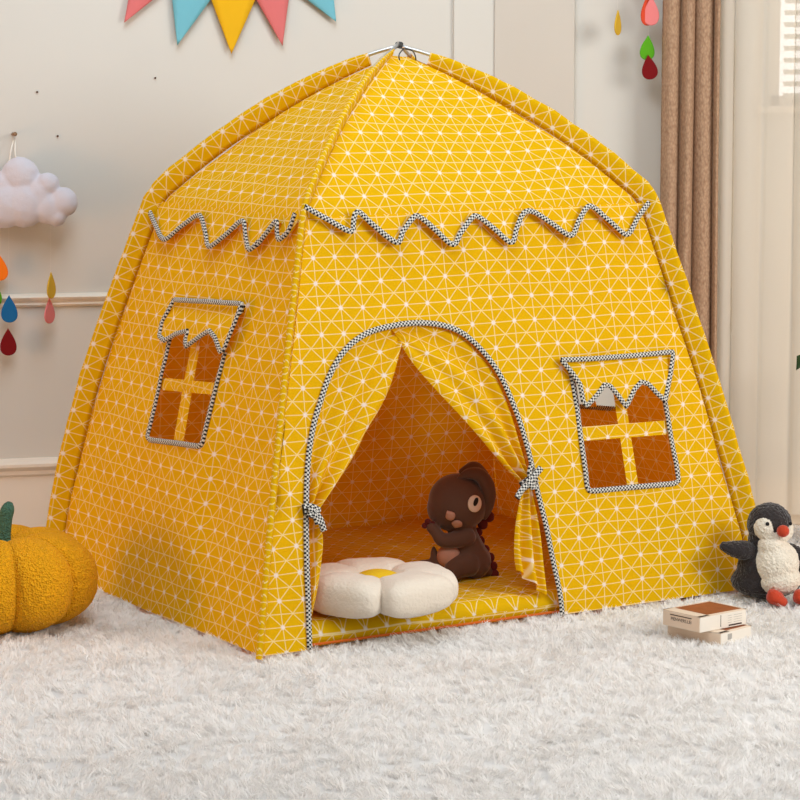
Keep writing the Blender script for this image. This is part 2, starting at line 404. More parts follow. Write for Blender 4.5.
def leg_path(sx, sy, fin):
    """corner pole path in tent frame, fin = how far inside the outer edge"""
    dl = Vector((sx*TW, sy*TD, 0)).normalized()
    pts = []
    for i in range(25):
        z = HS*.965*i/24; f = z/HS
        pts.append(Vector((sx*(TW+(tw-TW)*f), sy*(TD+(td-TD)*f), z)))
    p0 = pts[-1]; sh = Vector((sx*tw, sy*td, HS)); dtop = Vector((sx*tw, sy*td, 0))
    def arc(t):
        c = Vector((sx*tw*.52, sy*td*.52, 1.272)); e = Vector((0, 0, H)); return sh*(1-t)**2+c*2*t*(1-t)+e*t*t
    q = arc(.05)
    for i in range(1, 7):
        t = i/6; pts.append(p0*(1-t)**2+sh*2*t*(1-t)+q*t*t)
    for i in range(1, 25): pts.append(arc(.05+.95*i/24))
    if fin:
        out = []
        for i, p in enumerate(pts):
            tg = (pts[min(i+1, len(pts)-1)]-pts[max(i-1, 0)]).normalized()
            inn = Vector((-dl.x, -dl.y, 0)) if i < 20 else None
            # in the vertical plane of the pole, perpendicular to it, pointing inwards
            side = tg.cross(Vector((dl.y, -dl.x, 0))).normalized()
            if side.dot(Vector((-dl.x, -dl.y, -1))) < 0: side = -side
            k = fin*(1-.55*max(0, (i-40)/(len(pts)-41))**1.5)
            out.append(p+side*k)
        pts = out
        # keep it on its own side of the axis
        pts = [p if (p.x*sx >= 0 and p.y*sy >= 0) else Vector((0, 0, p.z)) for p in pts]
    return pts
OUT = {(sx, sy): leg_path(sx, sy, 0) for sx in (-1, 1) for sy in (-1, 1)}
INN = {(sx, sy): leg_path(sx, sy, FINS((sx, sy))) for sx in (-1, 1) for sy in (-1, 1)}
def inn_at_z(c, z):
    P = INN[c]
    for a, b in zip(P, P[1:]):
        if a.z <= z <= b.z: return a.lerp(b, (z-a.z)/(b.z-a.z))
    return P[0].lerp(P[1], (z-P[0].z)/(P[1].z-P[0].z)) if z < P[0].z else P[-1].copy()
class Face:
    def __init__(s, cl, cr, name):
        s.cl, s.cr, s.name = cl, cr, name
        a, b, d = inn_at_z(cl, .02), inn_at_z(cr, .02), inn_at_z(cl, .80)
        s.ex = (b-a).normalized(); e = d-a; s.n = s.ex.cross(e).normalized(); s.ey = s.n.cross(s.ex)
        s.o = (a+b)/2; s.o = s.o-s.ey*(s.o.z/s.ey.z); s.seed = Vector((cl[0]*3.1, cl[1]*5.3, 1))
    def P(s, x, y, off=0, wr=True):
        p = s.o+s.ex*x+s.ey*y
        h = 0
        if wr:
            q = Vector((x*3.2, y*3.2, 0))+s.seed*9
            h = .010*(noise.noise(q))+.004*noise.noise(q*2.7)
            h += .004*math.sin((x*.6+y)*26+3*noise.noise(q*.7))*max(0, noise.noise(q*.8+Vector((3, 1, 0))))
            edge = min(1, max(0, min(abs(y), .95-y))/.06); h *= edge if edge > 0 else 0
        return warp(p+s.n*(off+h))
    def xy(s, px, py, off=0):
        tx, ty = px, py
        for _ in range(5):
            d = TMI.to_3x3() @ ray(tx, ty); o = TMI @ CAM; po = s.o+s.n*off
            h = o+d*((po-o).dot(s.n)/d.dot(s.n)); r = h-s.o; x, y = r.dot(s.ex), r.dot(s.ey)
            a, b = proj(TM @ s.P(x, y, off)); tx += px-a; ty += py-b
        return Vector((x, y))
    def half(s, y, side):
        z = y*s.ey.z; p = inn_at_z(s.cl if side < 0 else s.cr, max(z, .0)); return (p-s.o).dot(s.ex)
FRONT = Face((-1, -1), (1, -1), 'front'); RIGHTF = Face((1, -1), (1, 1), 'right')
BACK = Face((1, 1), (-1, 1), 'back'); LEFT = Face((-1, 1), (-1, -1), 'left')
def inside(p, poly):
    x, y = p; c = False; j = len(poly)-1
    for i in range(len(poly)):
        xi, yi = poly[i][0], poly[i][1]; xj, yj = poly[j][0], poly[j][1]
        if (yi > y) != (yj > y) and x < (xj-xi)*(y-yi)/(yj-yi+1e-15)+xi: c = not c
        j = i
    return c
def seg_d(p, poly):
    m = 9
    for a, b in zip(poly, poly[1:]+poly[:1]):
        d = b-a; t = max(0, min(1, (p-a).dot(d)/max(1e-12, d.dot(d)))); m = min(m, (a+d*t-p).length)
    return m
def sheet(face, outline, holes, off, step=.028, wr=True):
    """flat pattern piece, triangulated, laid on its face of the tent; UV = metres"""
    outline = [Vector(p) for p in outline]; holes = [[Vector(p) for p in h] for h in holes]
    V = []; E = []
    for poly in [outline]+holes:
        b = len(V); V += poly; E += [(b+i, b+(i+1) % len(poly)) for i in range(len(poly))]
    xs = [p.x for p in outline]; ys = [p.y for p in outline]
    y = min(ys)
    while y < max(ys):
        x = min(xs)
        while x < max(xs):
            p = Vector((x, y))
            if inside(p, outline) and seg_d(p, outline) > step*.4 and all(not inside(p, h) and seg_d(p, h) > step*.4 for h in holes): V.append(p)
            x += step
        y += step
    vs, es, fs, *_ = delaunay_2d_cdt(V, E, [], 0, 1e-6)
    bm = bmesh.new(); bv = [bm.verts.new(face.P(p.x, p.y, off(p) if callable(off) else off, wr)) for p in vs]
    uvl = bm.loops.layers.uv.new('UVMap')
    for f in fs:
        c = (vs[f[0]]+vs[f[1]]+vs[f[2]])/3
        if inside(c, outline) and not any(inside(c, h) for h in holes):
            try: nf = bm.faces.new([bv[i] for i in f])
            except ValueError: continue
            for l, i in zip(nf.loops, f): l[uvl].uv = vs[i]
    bmesh.ops.delete(bm, geom=[v for v in bm.verts if not v.link_faces], context='VERTS')
    return bm
def ribbon(face, pts, off, width=.0125, th=.0045, wr=True, bm=None, depth=None):
    """checked edging following a line on the face"""
    bm = bm or bmesh.new(); uvl = bm.loops.layers.uv.get('UVMap') or bm.loops.layers.uv.new('UVMap')
    n = len(pts); rings = []; L = 0; Ls = []
    prof = [(-1, 0), (-.8, .7), (-.3, 1), (.3, 1), (.8, .7), (1, 0), (.8, -.5), (-.8, -.5)]
    for i, p in enumerate(pts):
        t = (pts[min(i+1, n-1)]-pts[max(i-1, 0)]).normalized(); sd = Vector((-t.y, t.x))
        if i: L += (pts[i]-pts[i-1]).length
        Ls.append(L); o = off(i/(n-1)) if callable(off) else off
        rings.append([bm.verts.new(face.P(p.x+sd.x*a*width/2, p.y+sd.y*a*width/2, o+b*th, wr)) for a, b in prof])
    m = len(prof)
    for i in range(n-1):
        for k in range(m):
            k2 = (k+1) % m
            f = bm.faces.new((rings[i][k], rings[i][k2], rings[i+1][k2], rings[i+1][k])); f.smooth = True
            us = [prof[k][0]*width/2, prof[k2][0]*width/2, prof[k2][0]*width/2, prof[k][0]*width/2]; vv = [Ls[i], Ls[i], Ls[i+1], Ls[i+1]]
            for l, a, c in zip(f.loops, us, vv): l[uvl].uv = (a+.05, c)
    bm.faces.new(rings[0]); bm.faces.new(rings[-1][::-1])
    bmesh.ops.recalc_face_normals(bm, faces=bm.faces)
    return bm
def XY(face, pts, off=0): return [face.xy(a, b, off) for a, b in pts]

# --- front cut-outs (traced in the plane of the cloth)
arch_px = [(309, 652), (308, 620), (306.5, 575), (305.5, 507), (307.5, 460), (313, 425), (320, 401), (330, 373), (346, 348.5), (367, 333), (391.5, 326), (416, 323), (440.5, 325), (461.5, 333), (482.5, 352), (500, 376.5), (514, 408), (524.5, 439.5), (531.5, 467.5), (538.5, 499), (547, 534), (554, 569), (561, 608), (563, 622)]
arch = smooth_path(XY(FRONT, arch_px), 90)
arch[0].y = -.0; arch[-1].y = 0
win_f = XY(FRONT, [(571, 362), (656, 353), (662, 400), (678, 482), (588, 490), (575, 392)])
win_l = XY(LEFT, [(178, 320), (238, 322), (226, 352), (201, 446), (148, 439), (170, 342)])
win_r = [Vector((-p.x, p.y)) for p in win_l]
def face_outline(face, top=ZSEAM, bottom=0.0):
    yt = top/face.ey.z; n = 14
    L = [Vector((face.half(yt*i/n, -1), yt*i/n)) for i in range(n+1)]; Rr = [Vector((face.half(yt*i/n, 1), yt*i/n)) for i in range(n+1)]
    nb = 30
    bot = [L[0].lerp(Rr[0], i/nb) for i in range(1, nb)]
    topp = [Rr[-1].lerp(L[-1], i/nb) for i in range(1, nb)]
    return L, Rr, bot, topp
for face, holes in ((FRONT, [win_f]), (LEFT, [win_l]), (RIGHTF, [win_r]), (BACK, [])):
    L, Rr, bot, topp = face_outline(face)
    if face is FRONT:
        bot = [p for p in bot if p.x < arch[0].x-.01]+list(arch)+[p for p in bot if p.x > arch[-1].x+.01]
    o = obj(face.name+'_wall', sheet(face, [L[0]]+bot+Rr+topp+L[:0:-1], holes, 0), M['fabric'], ROOT, True)
# --- roof panels
def roof(face):
    zs_ = []
    A = [p for p in INN[face.cl] if p.z > ZSEAM]; 
    z0 = ZSEAM-.005; ztop = 1.318
    N = 26; Mx = 44; bm = bmesh.new(); uvl = bm.loops.layers.uv.new('UVMap'); rows = []; uvr = []; v = 0; prev = None
    for j in range(N+1):
        t = j/N; z = z0+(ztop-z0)*math.sin(t*PI/2)**.95
        a, b = inn_at_z(face.cl, z), inn_at_z(face.cr, z); mid = (a+b)/2
        if prev is not None: v += (mid-prev).length
        prev = mid; row = []; ur = []
        wd = (b-a).length
        for i in range(Mx+1):
            s = i/Mx; p = a.lerp(b, s)
            sag = -.010*math.sin(PI*s)*math.sin(PI*t)
            q = p*3.5+face.seed
            h = sag+.008*noise.noise(q)*min(1, 8*t)
            row.append(bm.verts.new(warp(p+face.n*h+Vector((0, 0, 1))*h*.5))); ur.append(((s-.5)*wd+.01, v))
        rows.append(row); uvr.append(ur)
    for j in range(N):
        for i in range(Mx):
            f = bm.faces.new((rows[j][i], rows[j][i+1], rows[j+1][i+1], rows[j+1][i])); f.smooth = True
            for l, c in zip(f.loops, (uvr[j][i], uvr[j][i+1], uvr[j+1][i+1], uvr[j+1][i])): l[uvl].uv = c
    return bm
for face in (FRONT, LEFT, RIGHTF, BACK): obj(face.name+'_roof', roof(face), M['fabric'], ROOT, True)
# --- pole sleeves and poles
def sleeve(c):
    O, I = OUT[c], INN[c]; dl = Vector((c[0]*TW, c[1]*TD, 0)).normalized(); sd = Vector((-dl.y, dl.x, 0))
    n = len(O)-3 if c != (-1, -1) else len(O)-2
    bm = bmesh.new(); uvl = bm.loops.layers.uv.new('UVMap')
    prof = [(0, 0), (.25, .003), (.6, .0045), (.85, .007), (1, .004), (1.03, 0), (1, -.004), (.85, -.007), (.6, -.0045), (.25, -.003)]
    rings = []; L = 0; Ls = []
    for i in range(n):
        if i: L += (O[i]-O[i-1]).length
        Ls.append(L); wob = 1+.06*noise.noise(Vector((i*.5, c[0], c[1]*3)))
        rings.append([bm.verts.new(warp(I[i].lerp(O[i], a*wob)+sd*b_)) for a, b_ in prof])
    m = len(prof); W = FINS(c)
    for i in range(n-1):
        for k in range(m):
            k2 = (k+1) % m; f = bm.faces.new((rings[i][k], rings[i][k2], rings[i+1][k2], rings[i+1][k])); f.smooth = True
            a0, a1 = prof[k][0]*W, (prof[k2][0] if k2 else 0)*W
            if k >= 5: a0, a1 = -a0, -a1
            for l, cc in zip(f.loops, ((a0, Ls[i]), (a1, Ls[i]), (a1, Ls[i+1]), (a0, Ls[i+1]))): l[uvl].uv = (cc[0]+.015, cc[1]+.02)
    bmesh.ops.recalc_face_normals(bm, faces=bm.faces)
    return bm
for c in OUT:
    obj('pole_sleeve', sleeve(c), M['fabric'], ROOT, True)
    P = [warp(p) for p in OUT[c]]; D = [warp(INN[c][i]) for i in range(len(P))]
    pts = [p.lerp(d, .17) for p, d in zip(P, D)][:-1]
    pts.append(Vector((0, 0, H-.002+(.004 if c[0] == c[1] else -.003))))
    pts[-2] = pts[-3].lerp(pts[-1], .5)
    bm = bmesh.new(); tube(bm, pts, .0048, 10); obj('pole', bm, M['steel'], ROOT, True)
bm = bmesh.new(); tube(bm, [(0, 0, H-.010), (0, 0, H-.006), (0, 0, H+.002), (0, 0, H+.005)], [.008, .010, .010, .006], 14); obj('pole_hub', bm, M['dark_plastic'], ROOT, True)
bm = bmesh.new(); tube(bm, smooth_path([(-.012, -.015, H-.01), (.02, -.03, H-.018), (.035, -.02, H-.045), (.02, -.005, H-.06)], 20), .0016, 8)
tube(bm, smooth_path([(.0, -.02, H-.012), (-.02, -.03, H-.03), (-.015, -.035, H-.06)], 16), .0016, 8)
obj('apex_cord', bm, M['dark_plastic'], ROOT, True)

# --- scalloped eave valances
def valance(face, px, name):
    sc = smooth_path(XY(face, px, .012), 150) if px else None
    yt = ZSEAM/face.ey.z
    if sc is None:
        hw = face.half(yt, 1); pts = []
        n = 6
        for i in range(n*2+1): pts.append((-hw+2*hw*i/(n*2), yt-(.035 if i % 2 == 0 else .11)))
        sc = smooth_path([Vector(p) for p in pts], 150)
    yt += .004
    top = [Vector((face.half(ZSEAM/face.ey.z, 1)+(face.half(ZSEAM/face.ey.z, -1)-face.half(ZSEAM/face.ey.z, 1))*i/30, yt)) for i in range(31)]
    def off(p): return .004+.016*min(1, max(0, (yt-p.y)/.1))
    o = obj(name, sheet(face, sc+top, [], off, .016), M['fabric'], ROOT, True)
    bm = ribbon(face, sc, .020, .0135); obj('valance_trim', bm, M['check'], o)
    return o
vf = [(303, 207), (326, 220), (349, 232), (351.5, 222), (356, 212), (372, 226), (395, 243), (401, 232), (412, 217.5), (418, 217.5), (433, 230), (451, 245), (459, 233), (470, 218.5), (476, 217), (492, 229), (509.5, 243), (515, 228), (522, 213.5), (532, 212.5), (550, 224), (569, 236), (577, 221), (585, 208), (592, 208), (607, 221), (625, 235), (636, 218), (647, 203)]
vl = [(150, 207), (158, 225), (167, 240), (183, 228), (198, 217), (204, 218), (208, 232), (212, 247), (228, 236), (242, 223), (247, 224), (249, 240), (253, 250), (267, 237), (279, 222), (280, 232), (282, 240), (291, 232), (298, 214)]
valance(FRONT, vf, 'front_valance'); valance(LEFT, vl, 'left_valance')
valance(RIGHTF, None, 'right_valance'); valance(BACK, None, 'back_valance')

# --- windows: trim, cross bars, flap
def window(face, hole, frame_pts, bars, flap, flap_trim, name='window_trim'):
    o = obj(name, ribbon(face, frame_pts, .002, .0135), M['check'], ROOT)
    for nm, q in zip(('cross_bar', 'upright_bar'), bars):
        obj(nm, sheet(face, q, [], -.003 if nm == 'cross_bar' else -.006, .02), M['fabric'], ROOT, True)
    yt = max(p.y for p in flap)
    off = lambda p: .004+.012*min(1, (yt-p.y)/.06)
    f = obj('window_flap', sheet(face, flap, [], off, .016), M['fabric'], ROOT, True)
    obj('flap_trim', ribbon(face, flap_trim, .017, .0125), M['check'], f)
fr_px = [(569, 366), (573, 385), (577, 410), (582, 450), (586.5, 486), (588.5, 490.5), (593, 491), (630, 487.5), (674, 483.5), (678, 481), (676, 465), (670, 435), (665, 405), (660, 380)]
fl_out = [(560, 360), (590, 359), (630, 356), (672, 352), (669, 375), (664, 401), (655, 393), (647, 384), (640, 382), (633, 390), (625, 407), (617, 396), (609, 386), (603, 385), (596, 395), (586, 406), (582, 402), (579, 385), (570, 372)]
def trimmed(face, pts, n):    # straight pieces with crisp corners
    return resample(XY(face, pts), n)
def closed_trim(face, pts, n, off=.012):
    P = XY(face, pts, off); return resample(P+[P[0]], n)
window(FRONT, win_f, trimmed(FRONT, fr_px, 80),
       [XY(FRONT, [(580, 427), (671, 420), (673, 434), (582, 441)]), XY(FRONT, [(613, 380), (624, 380), (640, 485), (629, 487)])],
       XY(FRONT, fl_out, .012), closed_trim(FRONT, fl_out, 130))
fr_l = [(171, 338), (166, 360), (158, 395), (151, 425), (148, 437), (151, 440), (175, 443), (199, 446.5), (203, 444), (210, 415), (218, 382), (226, 352)]
fl_l = [(176, 300), (200, 301.5), (225, 303), (247, 304), (236, 325), (226, 350), (222, 352), (217, 338), (211, 331), (200, 338), (188, 347), (187, 340), (190, 331), (178, 334), (166, 341), (161, 336), (164, 322)]
bars_l = [XY(LEFT, [(157, 377), (219, 383), (216, 395), (154, 389)]), XY(LEFT, [(193, 325), (201, 325), (181, 442), (171, 441)])]
window(LEFT, win_l, trimmed(LEFT, fr_l, 80), bars_l, XY(LEFT, fl_l, .012), closed_trim(LEFT, fl_l, 130))
mir = lambda L: [Vector((-p.x, p.y)) for p in L]
window(RIGHTF, win_r, mir(trimmed(LEFT, fr_l, 80)), [mir(b) for b in bars_l], mir(XY(LEFT, fl_l, .012)), mir(closed_trim(LEFT, fl_l, 130)))
# --- door trim and door curtains
obj('door_trim', ribbon(FRONT, arch, .003, .0135), M['check'], ROOT)
def drape(outer, inner, n, m, amp, folds, base=-.012, tie=1.0, start=.2, rot=.0):
    ca, sa = math.cos(rot), math.sin(rot)
    A = smooth_path(XY(FRONT, outer), n+1); B = smooth_path(XY(FRONT, inner), n+1)
    bm = bmesh.new(); uvl = bm.loops.layers.uv.new('UVMap'); rows = []; uvr = []
    for i in range(n+1):
        t = i/n; row = []; ur = []
        wd = (B[i]-A[i]).length
        for j in range(m+1):
            s = j/m; p = A[i].lerp(B[i], s)
            env = math.sin(PI*min(1, s*1.0))**.5 if 0 < s < 1 else 0
            am = amp*(start+(1-start)*t)
            h = am*math.sin(2*PI*folds*s**.85+1.3*t)*env+(.016*math.sin(PI*(s-.72)/.28)*(.5+.5*t) if s > .72 else 0)
            row.append(bm.verts.new(FRONT.P(p.x, p.y, base+h, True))); ur.append((p.x*ca-p.y*sa+.06*s*t, p.x*sa+p.y*ca-.05*s*t))
        rows.append(row); uvr.append(ur)
    for i in range(n):
        for j in range(m):
            f = bm.faces.new((rows[i][j], rows[i][j+1], rows[i+1][j+1], rows[i+1][j])); f.smooth = True
            for l, c in zip(f.loops, (uvr[i][j], uvr[i][j+1], uvr[i+1][j+1], uvr[i+1][j])): l[uvl].uv = c
    return bm
M_f = M['fabric']
cl = obj('door_curtain', drape([(396, 325), (367, 333), (346, 348), (330, 373), (320, 401), (313, 425), (307.5, 460), (306, 490), (307, 512)],
    [(404, 345), (398, 370), (391, 391), (381, 411), (370, 429), (360, 449), (349, 468), (331, 494), (316, 513)], 50, 40, .015, 2.1, rot=-.2), M_f, ROOT, True)
obj('curtain_tail', drape([(307, 512), (308, 540), (308, 580), (309, 618)], [(316, 512), (325, 535), (324, 560), (319, 590), (312, 618)], 26, 20, .012, 1.6, tie=0, start=1), M_f, cl, True)
cr = obj('door_curtain', drape([(391, 324), (425, 322), (461, 332), (483, 352), (500, 378), (512, 408), (521, 440), (528, 465), (532, 481)],
    [(397, 334), (404, 345), (420, 368), (447, 398), (463, 415), (479, 433), (495, 452), (510, 469), (525, 484)], 50, 40, .020, 1.9, rot=.5), M_f, ROOT, True)
obj('curtain_tail', drape([(533, 484), (539, 511), (545, 550), (550, 596)], [(526, 485), (519, 520), (517, 550), (519, 570)], 26, 24, .016, 2.0, tie=0, start=.8), M_f, cr, True)
def bow(ks, par):
    bm = bmesh.new()
    for pts, wd, off in ks: ribbon(FRONT, smooth_path(XY(FRONT, pts, off), 22), off, wd, .006, False, bm)
    return obj('curtain_tie', bm, M['check'], par)
bow([([(303, 510), (311, 509), (319, 513)], .026, .010), ([(314, 512), (320, 519), (324, 531)], .016, .018), ([(313, 512), (316, 519), (318, 524)], .013, .022), ([(309, 507), (312, 512), (310, 517)], .018, .02)], cl)
bow([([(522, 487), (529, 482), (536, 477)], .026, .010), ([(530, 482), (537, 473), (541, 468)], .017, .022), ([(530, 482), (522, 490), (517, 498)], .016, .022), ([(531, 480), (530, 472), (532, 464)], .012, .018), ([(527, 478), (530, 483), (534, 488)], .018, .025)], cr)

# --- padded play mat inside the tent
def mat_mesh():
    bm = bmesh.new(); uvl = bm.loops.layers.uv.new('UVMap'); nx, ny = 80, 64
    hx, hy, hh = TW-.070, TD-.048, .052
    def pt(i, j, top):
        u, v = i/nx, j/ny; x = -hx+2*hx*u; y = -hy+2*hy*v
        e = min(min(u, 1-u)*2*hx, min(v, 1-v)*2*hy); r = .035
        k = 1 if e > r else math.sqrt(max(0, 1-(1-e/r)**2))
        q = .005*noise.noise(Vector((x*6, y*6, 0)))+.003*noise.noise(Vector((x*14, y*14, 3)))
        ridge = -.008*math.exp(-((x+.1+.25*y)/.02)**2)
        zc = .021
        return Vector((x*(1+.0*k), y, (zc+(hh-zc)*k+(q+ridge)*k) if top else (zc-(zc+.010)*k)))
    G = {}
    for top in (1, 0):
        for j in range(ny+1):
            for i in range(nx+1):
                if not top and (i in (0, nx) or j in (0, ny)): G[i, j, 0] = G[i, j, 1]
                else: G[i, j, top] = bm.verts.new(pt(i, j, top))
    for top in (1, 0):
        for j in range(ny):
            for i in range(nx):
                ks = [(i, j), (i+1, j), (i+1, j+1), (i, j+1)]
                if not top: ks = ks[::-1]
                f = bm.faces.new([G[a, b, top] for a, b in ks]); f.smooth = True
                for l, (a, b) in zip(f.loops, ks): l[uvl].uv = (hx*2*a/nx, hy*2*b/ny+(0 if top else .5))
    return bm
pm = obj('play_mat', mat_mesh(), M['fabric'], None, True); pm.rotation_euler = (0, 0, YAW); pm.location = (0, 0, 0)
tag(pm, 'padded yellow patterned mat covering the floor inside the tent', 'mat')
bm = bmesh.new(); hx, hy = TW-.070, TD-.048
tube(bm, [(-hx, -hy-.001, .004), (hx, -hy-.001, .004)], .003, 8)
hm = mat('orange_hem', (200, 95, 20), .8); obj('seam', bm, hm, pm)

# ------------------------------------------------------------------ flower cushion
M['petal'] = mat('cream_plush', (226, 214, 198), .9, bump=('noise', 140, .6, .004), sheen=.3)
M['centre'] = mat('yellow_plush', (226, 186, 30), .9, bump=('noise', 200, .4, .003))
fp = at_z(378, 610, .05)
fl = thing('flower_cushion', 'cream flower-shaped floor cushion with yellow centre on the tent mat', 'cushion', (fp.x, fp.y, .057))
rs = random.Random(4)
for k, a in enumerate((-125, -48, 22, 100, 172)):
    ar = math.radians(a)
    def build(bm):
        sphere(bm, (0, 0, 0), (1, 1, 1), 5)
    bm = bmesh.new(); sphere(bm, (0, 0, 0), 1, 5)
    for v in bm.verts:
        x, y, z = v.co
        sq = lambda q, e: math.copysign(abs(q)**e, q)
        x, y, z = sq(x, .62)*.074, sq(y, .62)*.089, sq(z, .75)*.047
        y *= (1+.30*(x/.074))
        z *= 1-.30*max(0, -x/.074)**2
        n_ = .0022*noise.noise(Vector((x*30+k*5, y*30, z*30))); crease = -.003*abs(math.sin(y*90+k))*max(0, -x/.074)
        r = .100
        X, Y = (x+r), y
        v.co = (X*math.cos(ar)-Y*math.sin(ar), X*math.sin(ar)+Y*math.cos(ar), max(.001, z+.045+n_+crease))
    obj('petal', bm, M['petal'], fl, True)
bm = bmesh.new(); sphere(bm, (0, 0, .055), (.060, .060, .032), 4); obj('flower_centre', bm, M['centre'], fl, True)

# ------------------------------------------------------------------ dinosaur plush
M['dino'] = mat('brown_velour', (94, 66, 52), .85, sheen=.5, bump=('noise', 180, .25, .002), spot=(30, .08))
M['dinospike'] = mat('maroon_felt', (92, 22, 20), .85, sheen=.3)
M['dinopink'] = mat('dusty_pink_felt', (190, 142, 122), .85, bump=('noise', 250, .3, .001))
M['eyewhite'] = mat('cream_felt', (226, 205, 185), .7)
M['black'] = mat('black_felt', (22, 20, 20), .6)
dp = at_z(462, 576, .052); kd = (dp.y-CAM.y)/FPX
dn = thing('dinosaur_plush', 'dark brown dinosaur plush toy sitting inside the tent', 'plush toy', (dp.x, dp.y, .050))
def dq(px, py, y=0): return Vector(((px-462)*kd, y, (576-py)*kd))
def chain(bm, pts, rs_, n=14):
    P = smooth_path(pts, n)
    for i, p in enumerate(P):
        t = i/(n-1)*(len(rs_)-1); a = int(min(t, len(rs_)-2)); r = rs_[a]+(rs_[a+1]-rs_[a])*(t-a)
        sphere(bm, p, r*kd, 2)
from mathutils import Euler
def dino_body(bm):
    sphere(bm, dq(458, 499, 0), (30.5*kd, 29*kd, 29*kd), 4, Euler((0, .25, 0)))
    sphere(bm, dq(452, 505, .0), (26*kd, 24*kd, 24*kd), 3)
    chain(bm, [dq(461, 520, 0), dq(463, 535, 0), dq(468, 550, .0), dq(474, 560, .002)], [15, 15.5, 18, 18.5])
    chain(bm, [dq(472, 558, 0), dq(484, 569, .01), dq(490, 572, .02)], [18, 9, 6])
    # near arm folded across, reaching left
    chain(bm, [dq(466, 533, -.030), dq(452, 535, -.044), dq(441, 535, -.044), dq(436, 528, -.040), dq(431, 523, -.036)], [10, 9, 8, 6.5, 6])
    # thigh and legs
    chain(bm, [dq(467, 560, -.03), dq(456, 563, -.045), dq(449, 570, -.055)], [14, 12, 8.5])
    chain(bm, [dq(462, 562, .0), dq(448, 562, -.015), dq(436, 562, -.02), dq(421, 562, -.02)], [11, 8, 7, 5])
    chain(bm, [dq(437, 562, -.02), dq(434, 553, -.02), dq(433, 545, -.02)], [7, 5, 2.5])
fused('body', dino_body, .0032, M['dino'], dn, 8)
def hood(bm):
    P = [dq(459, 473, -.028), dq(468, 468.5, -.028), dq(479, 470, -.026), dq(485.5, 478, -.024), dq(488.5, 489, -.022), dq(488, 501, -.018), dq(485, 514, -.01)]
    chain(bm, P, [3, 6, 7.5, 8, 7.5, 6, 3], 26)
    chain(bm, [dq(462, 468, .0), dq(474, 465, .0), dq(484, 471, .0)], [4, 8, 5], 10)
fused('hood_brim', hood, .003, M['dino'], dn, 5)
# eye
def on_head(px, py, off=.0):
    # point on the front of the head ellipsoid
    c = dq(458, 499, 0); R = 29.5*kd; p = dq(px, py, 0); d2 = ((p.x-c.x)/R)**2+((p.z-c.z)/R)**2
    y = -math.sqrt(max(.05, 1-d2))*29*kd; return Vector((p.x, y-off, p.z)), Vector(((p.x-c.x), y, (p.z-c.z))).normalized()
def disc(name, p, n, rx, rz, th, m, par, roll=0, shape=None):
    bm = bmesh.new(); pts = shape or [(math.cos(2*PI*i/32), math.sin(2*PI*i/32)) for i in range(32)]
    q = n.to_track_quat('Z', 'Y'); q = q @ Euler((0, 0, roll)).to_quaternion()
    rings = []
    for s, h in ((1, -th), (1, th*.3), (.85, th), (.4, th*1.3)):
        rings.append([bm.verts.new(p+q @ Vector((a*rx*s, b*rz*s, h))) for a, b in pts])
    for A, B in zip(rings, rings[1:]):
        for i in range(len(pts)): bm.faces.new((A[i], A[(i+1) % len(pts)], B[(i+1) % len(pts)], B[i]))
    bm.faces.new(rings[-1]); bm.faces.new(rings[0][::-1]); bmesh.ops.recalc_face_normals(bm, faces=bm.faces)
    return obj(name, bm, m, par, True)
p, n = on_head(474, 497, .001)
eye = disc('eye', p, n, 8.2*kd, 8.6*kd, .002, M['eyewhite'], dn)
p2, _ = on_head(475, 495, .0045); disc('pupil', p2, n, 2.6*kd, 4.6*kd, .001, M['black'], eye, roll=-.5)
tear = []
for i in range(24):
    a = 2*PI*i/24; s = math.sin(a); tear.append((math.cos(a)*(.55+.45*(1-max(0, s)))*(1 if s < 0 else (1-s**3*.8)), s))
p, n = on_head(449, 508.5, .003); disc('nostril', p, n, 5.4*kd, 5.6*kd, .003, M['dinopink'], dn, roll=.5, shape=tear)
p, n = on_head(456, 518.5, .003); disc('mouth', p, n, 5.6*kd, 5.8*kd, .003, M['dinopink'], dn, roll=-.4, shape=[(a, -b_) for a, b_ in tear])
bm = bmesh.new(); sphere(bm, dq(449, 553, -.026), (13*kd, 12*kd, 13*kd), 3); obj('belly', bm, M['dinopink'], dn, True)
for q, r in (((424, 521), 3.2), ((427, 517), 3.4), ((432, 519), 3)):
    bm = bmesh.new(); sphere(bm, dq(q[0], q[1], -.035), r*kd, 2); obj('claw', bm, M['dinospike'], dn, True)
for q, r in (((490, 515), 6), ((484, 523), 5.5), ((479, 531), 5), ((481, 540), 5.5), ((486, 549), 5.5), ((491, 557), 5.5), ((494, 566), 5.5), ((496, 574), 5)):
    bm = bmesh.new(); sphere(bm, dq(q[0]-1, q[1], .012), (r*kd, .006, r*kd), 2); obj('back_spike', bm, M['dinospike'], dn, True)

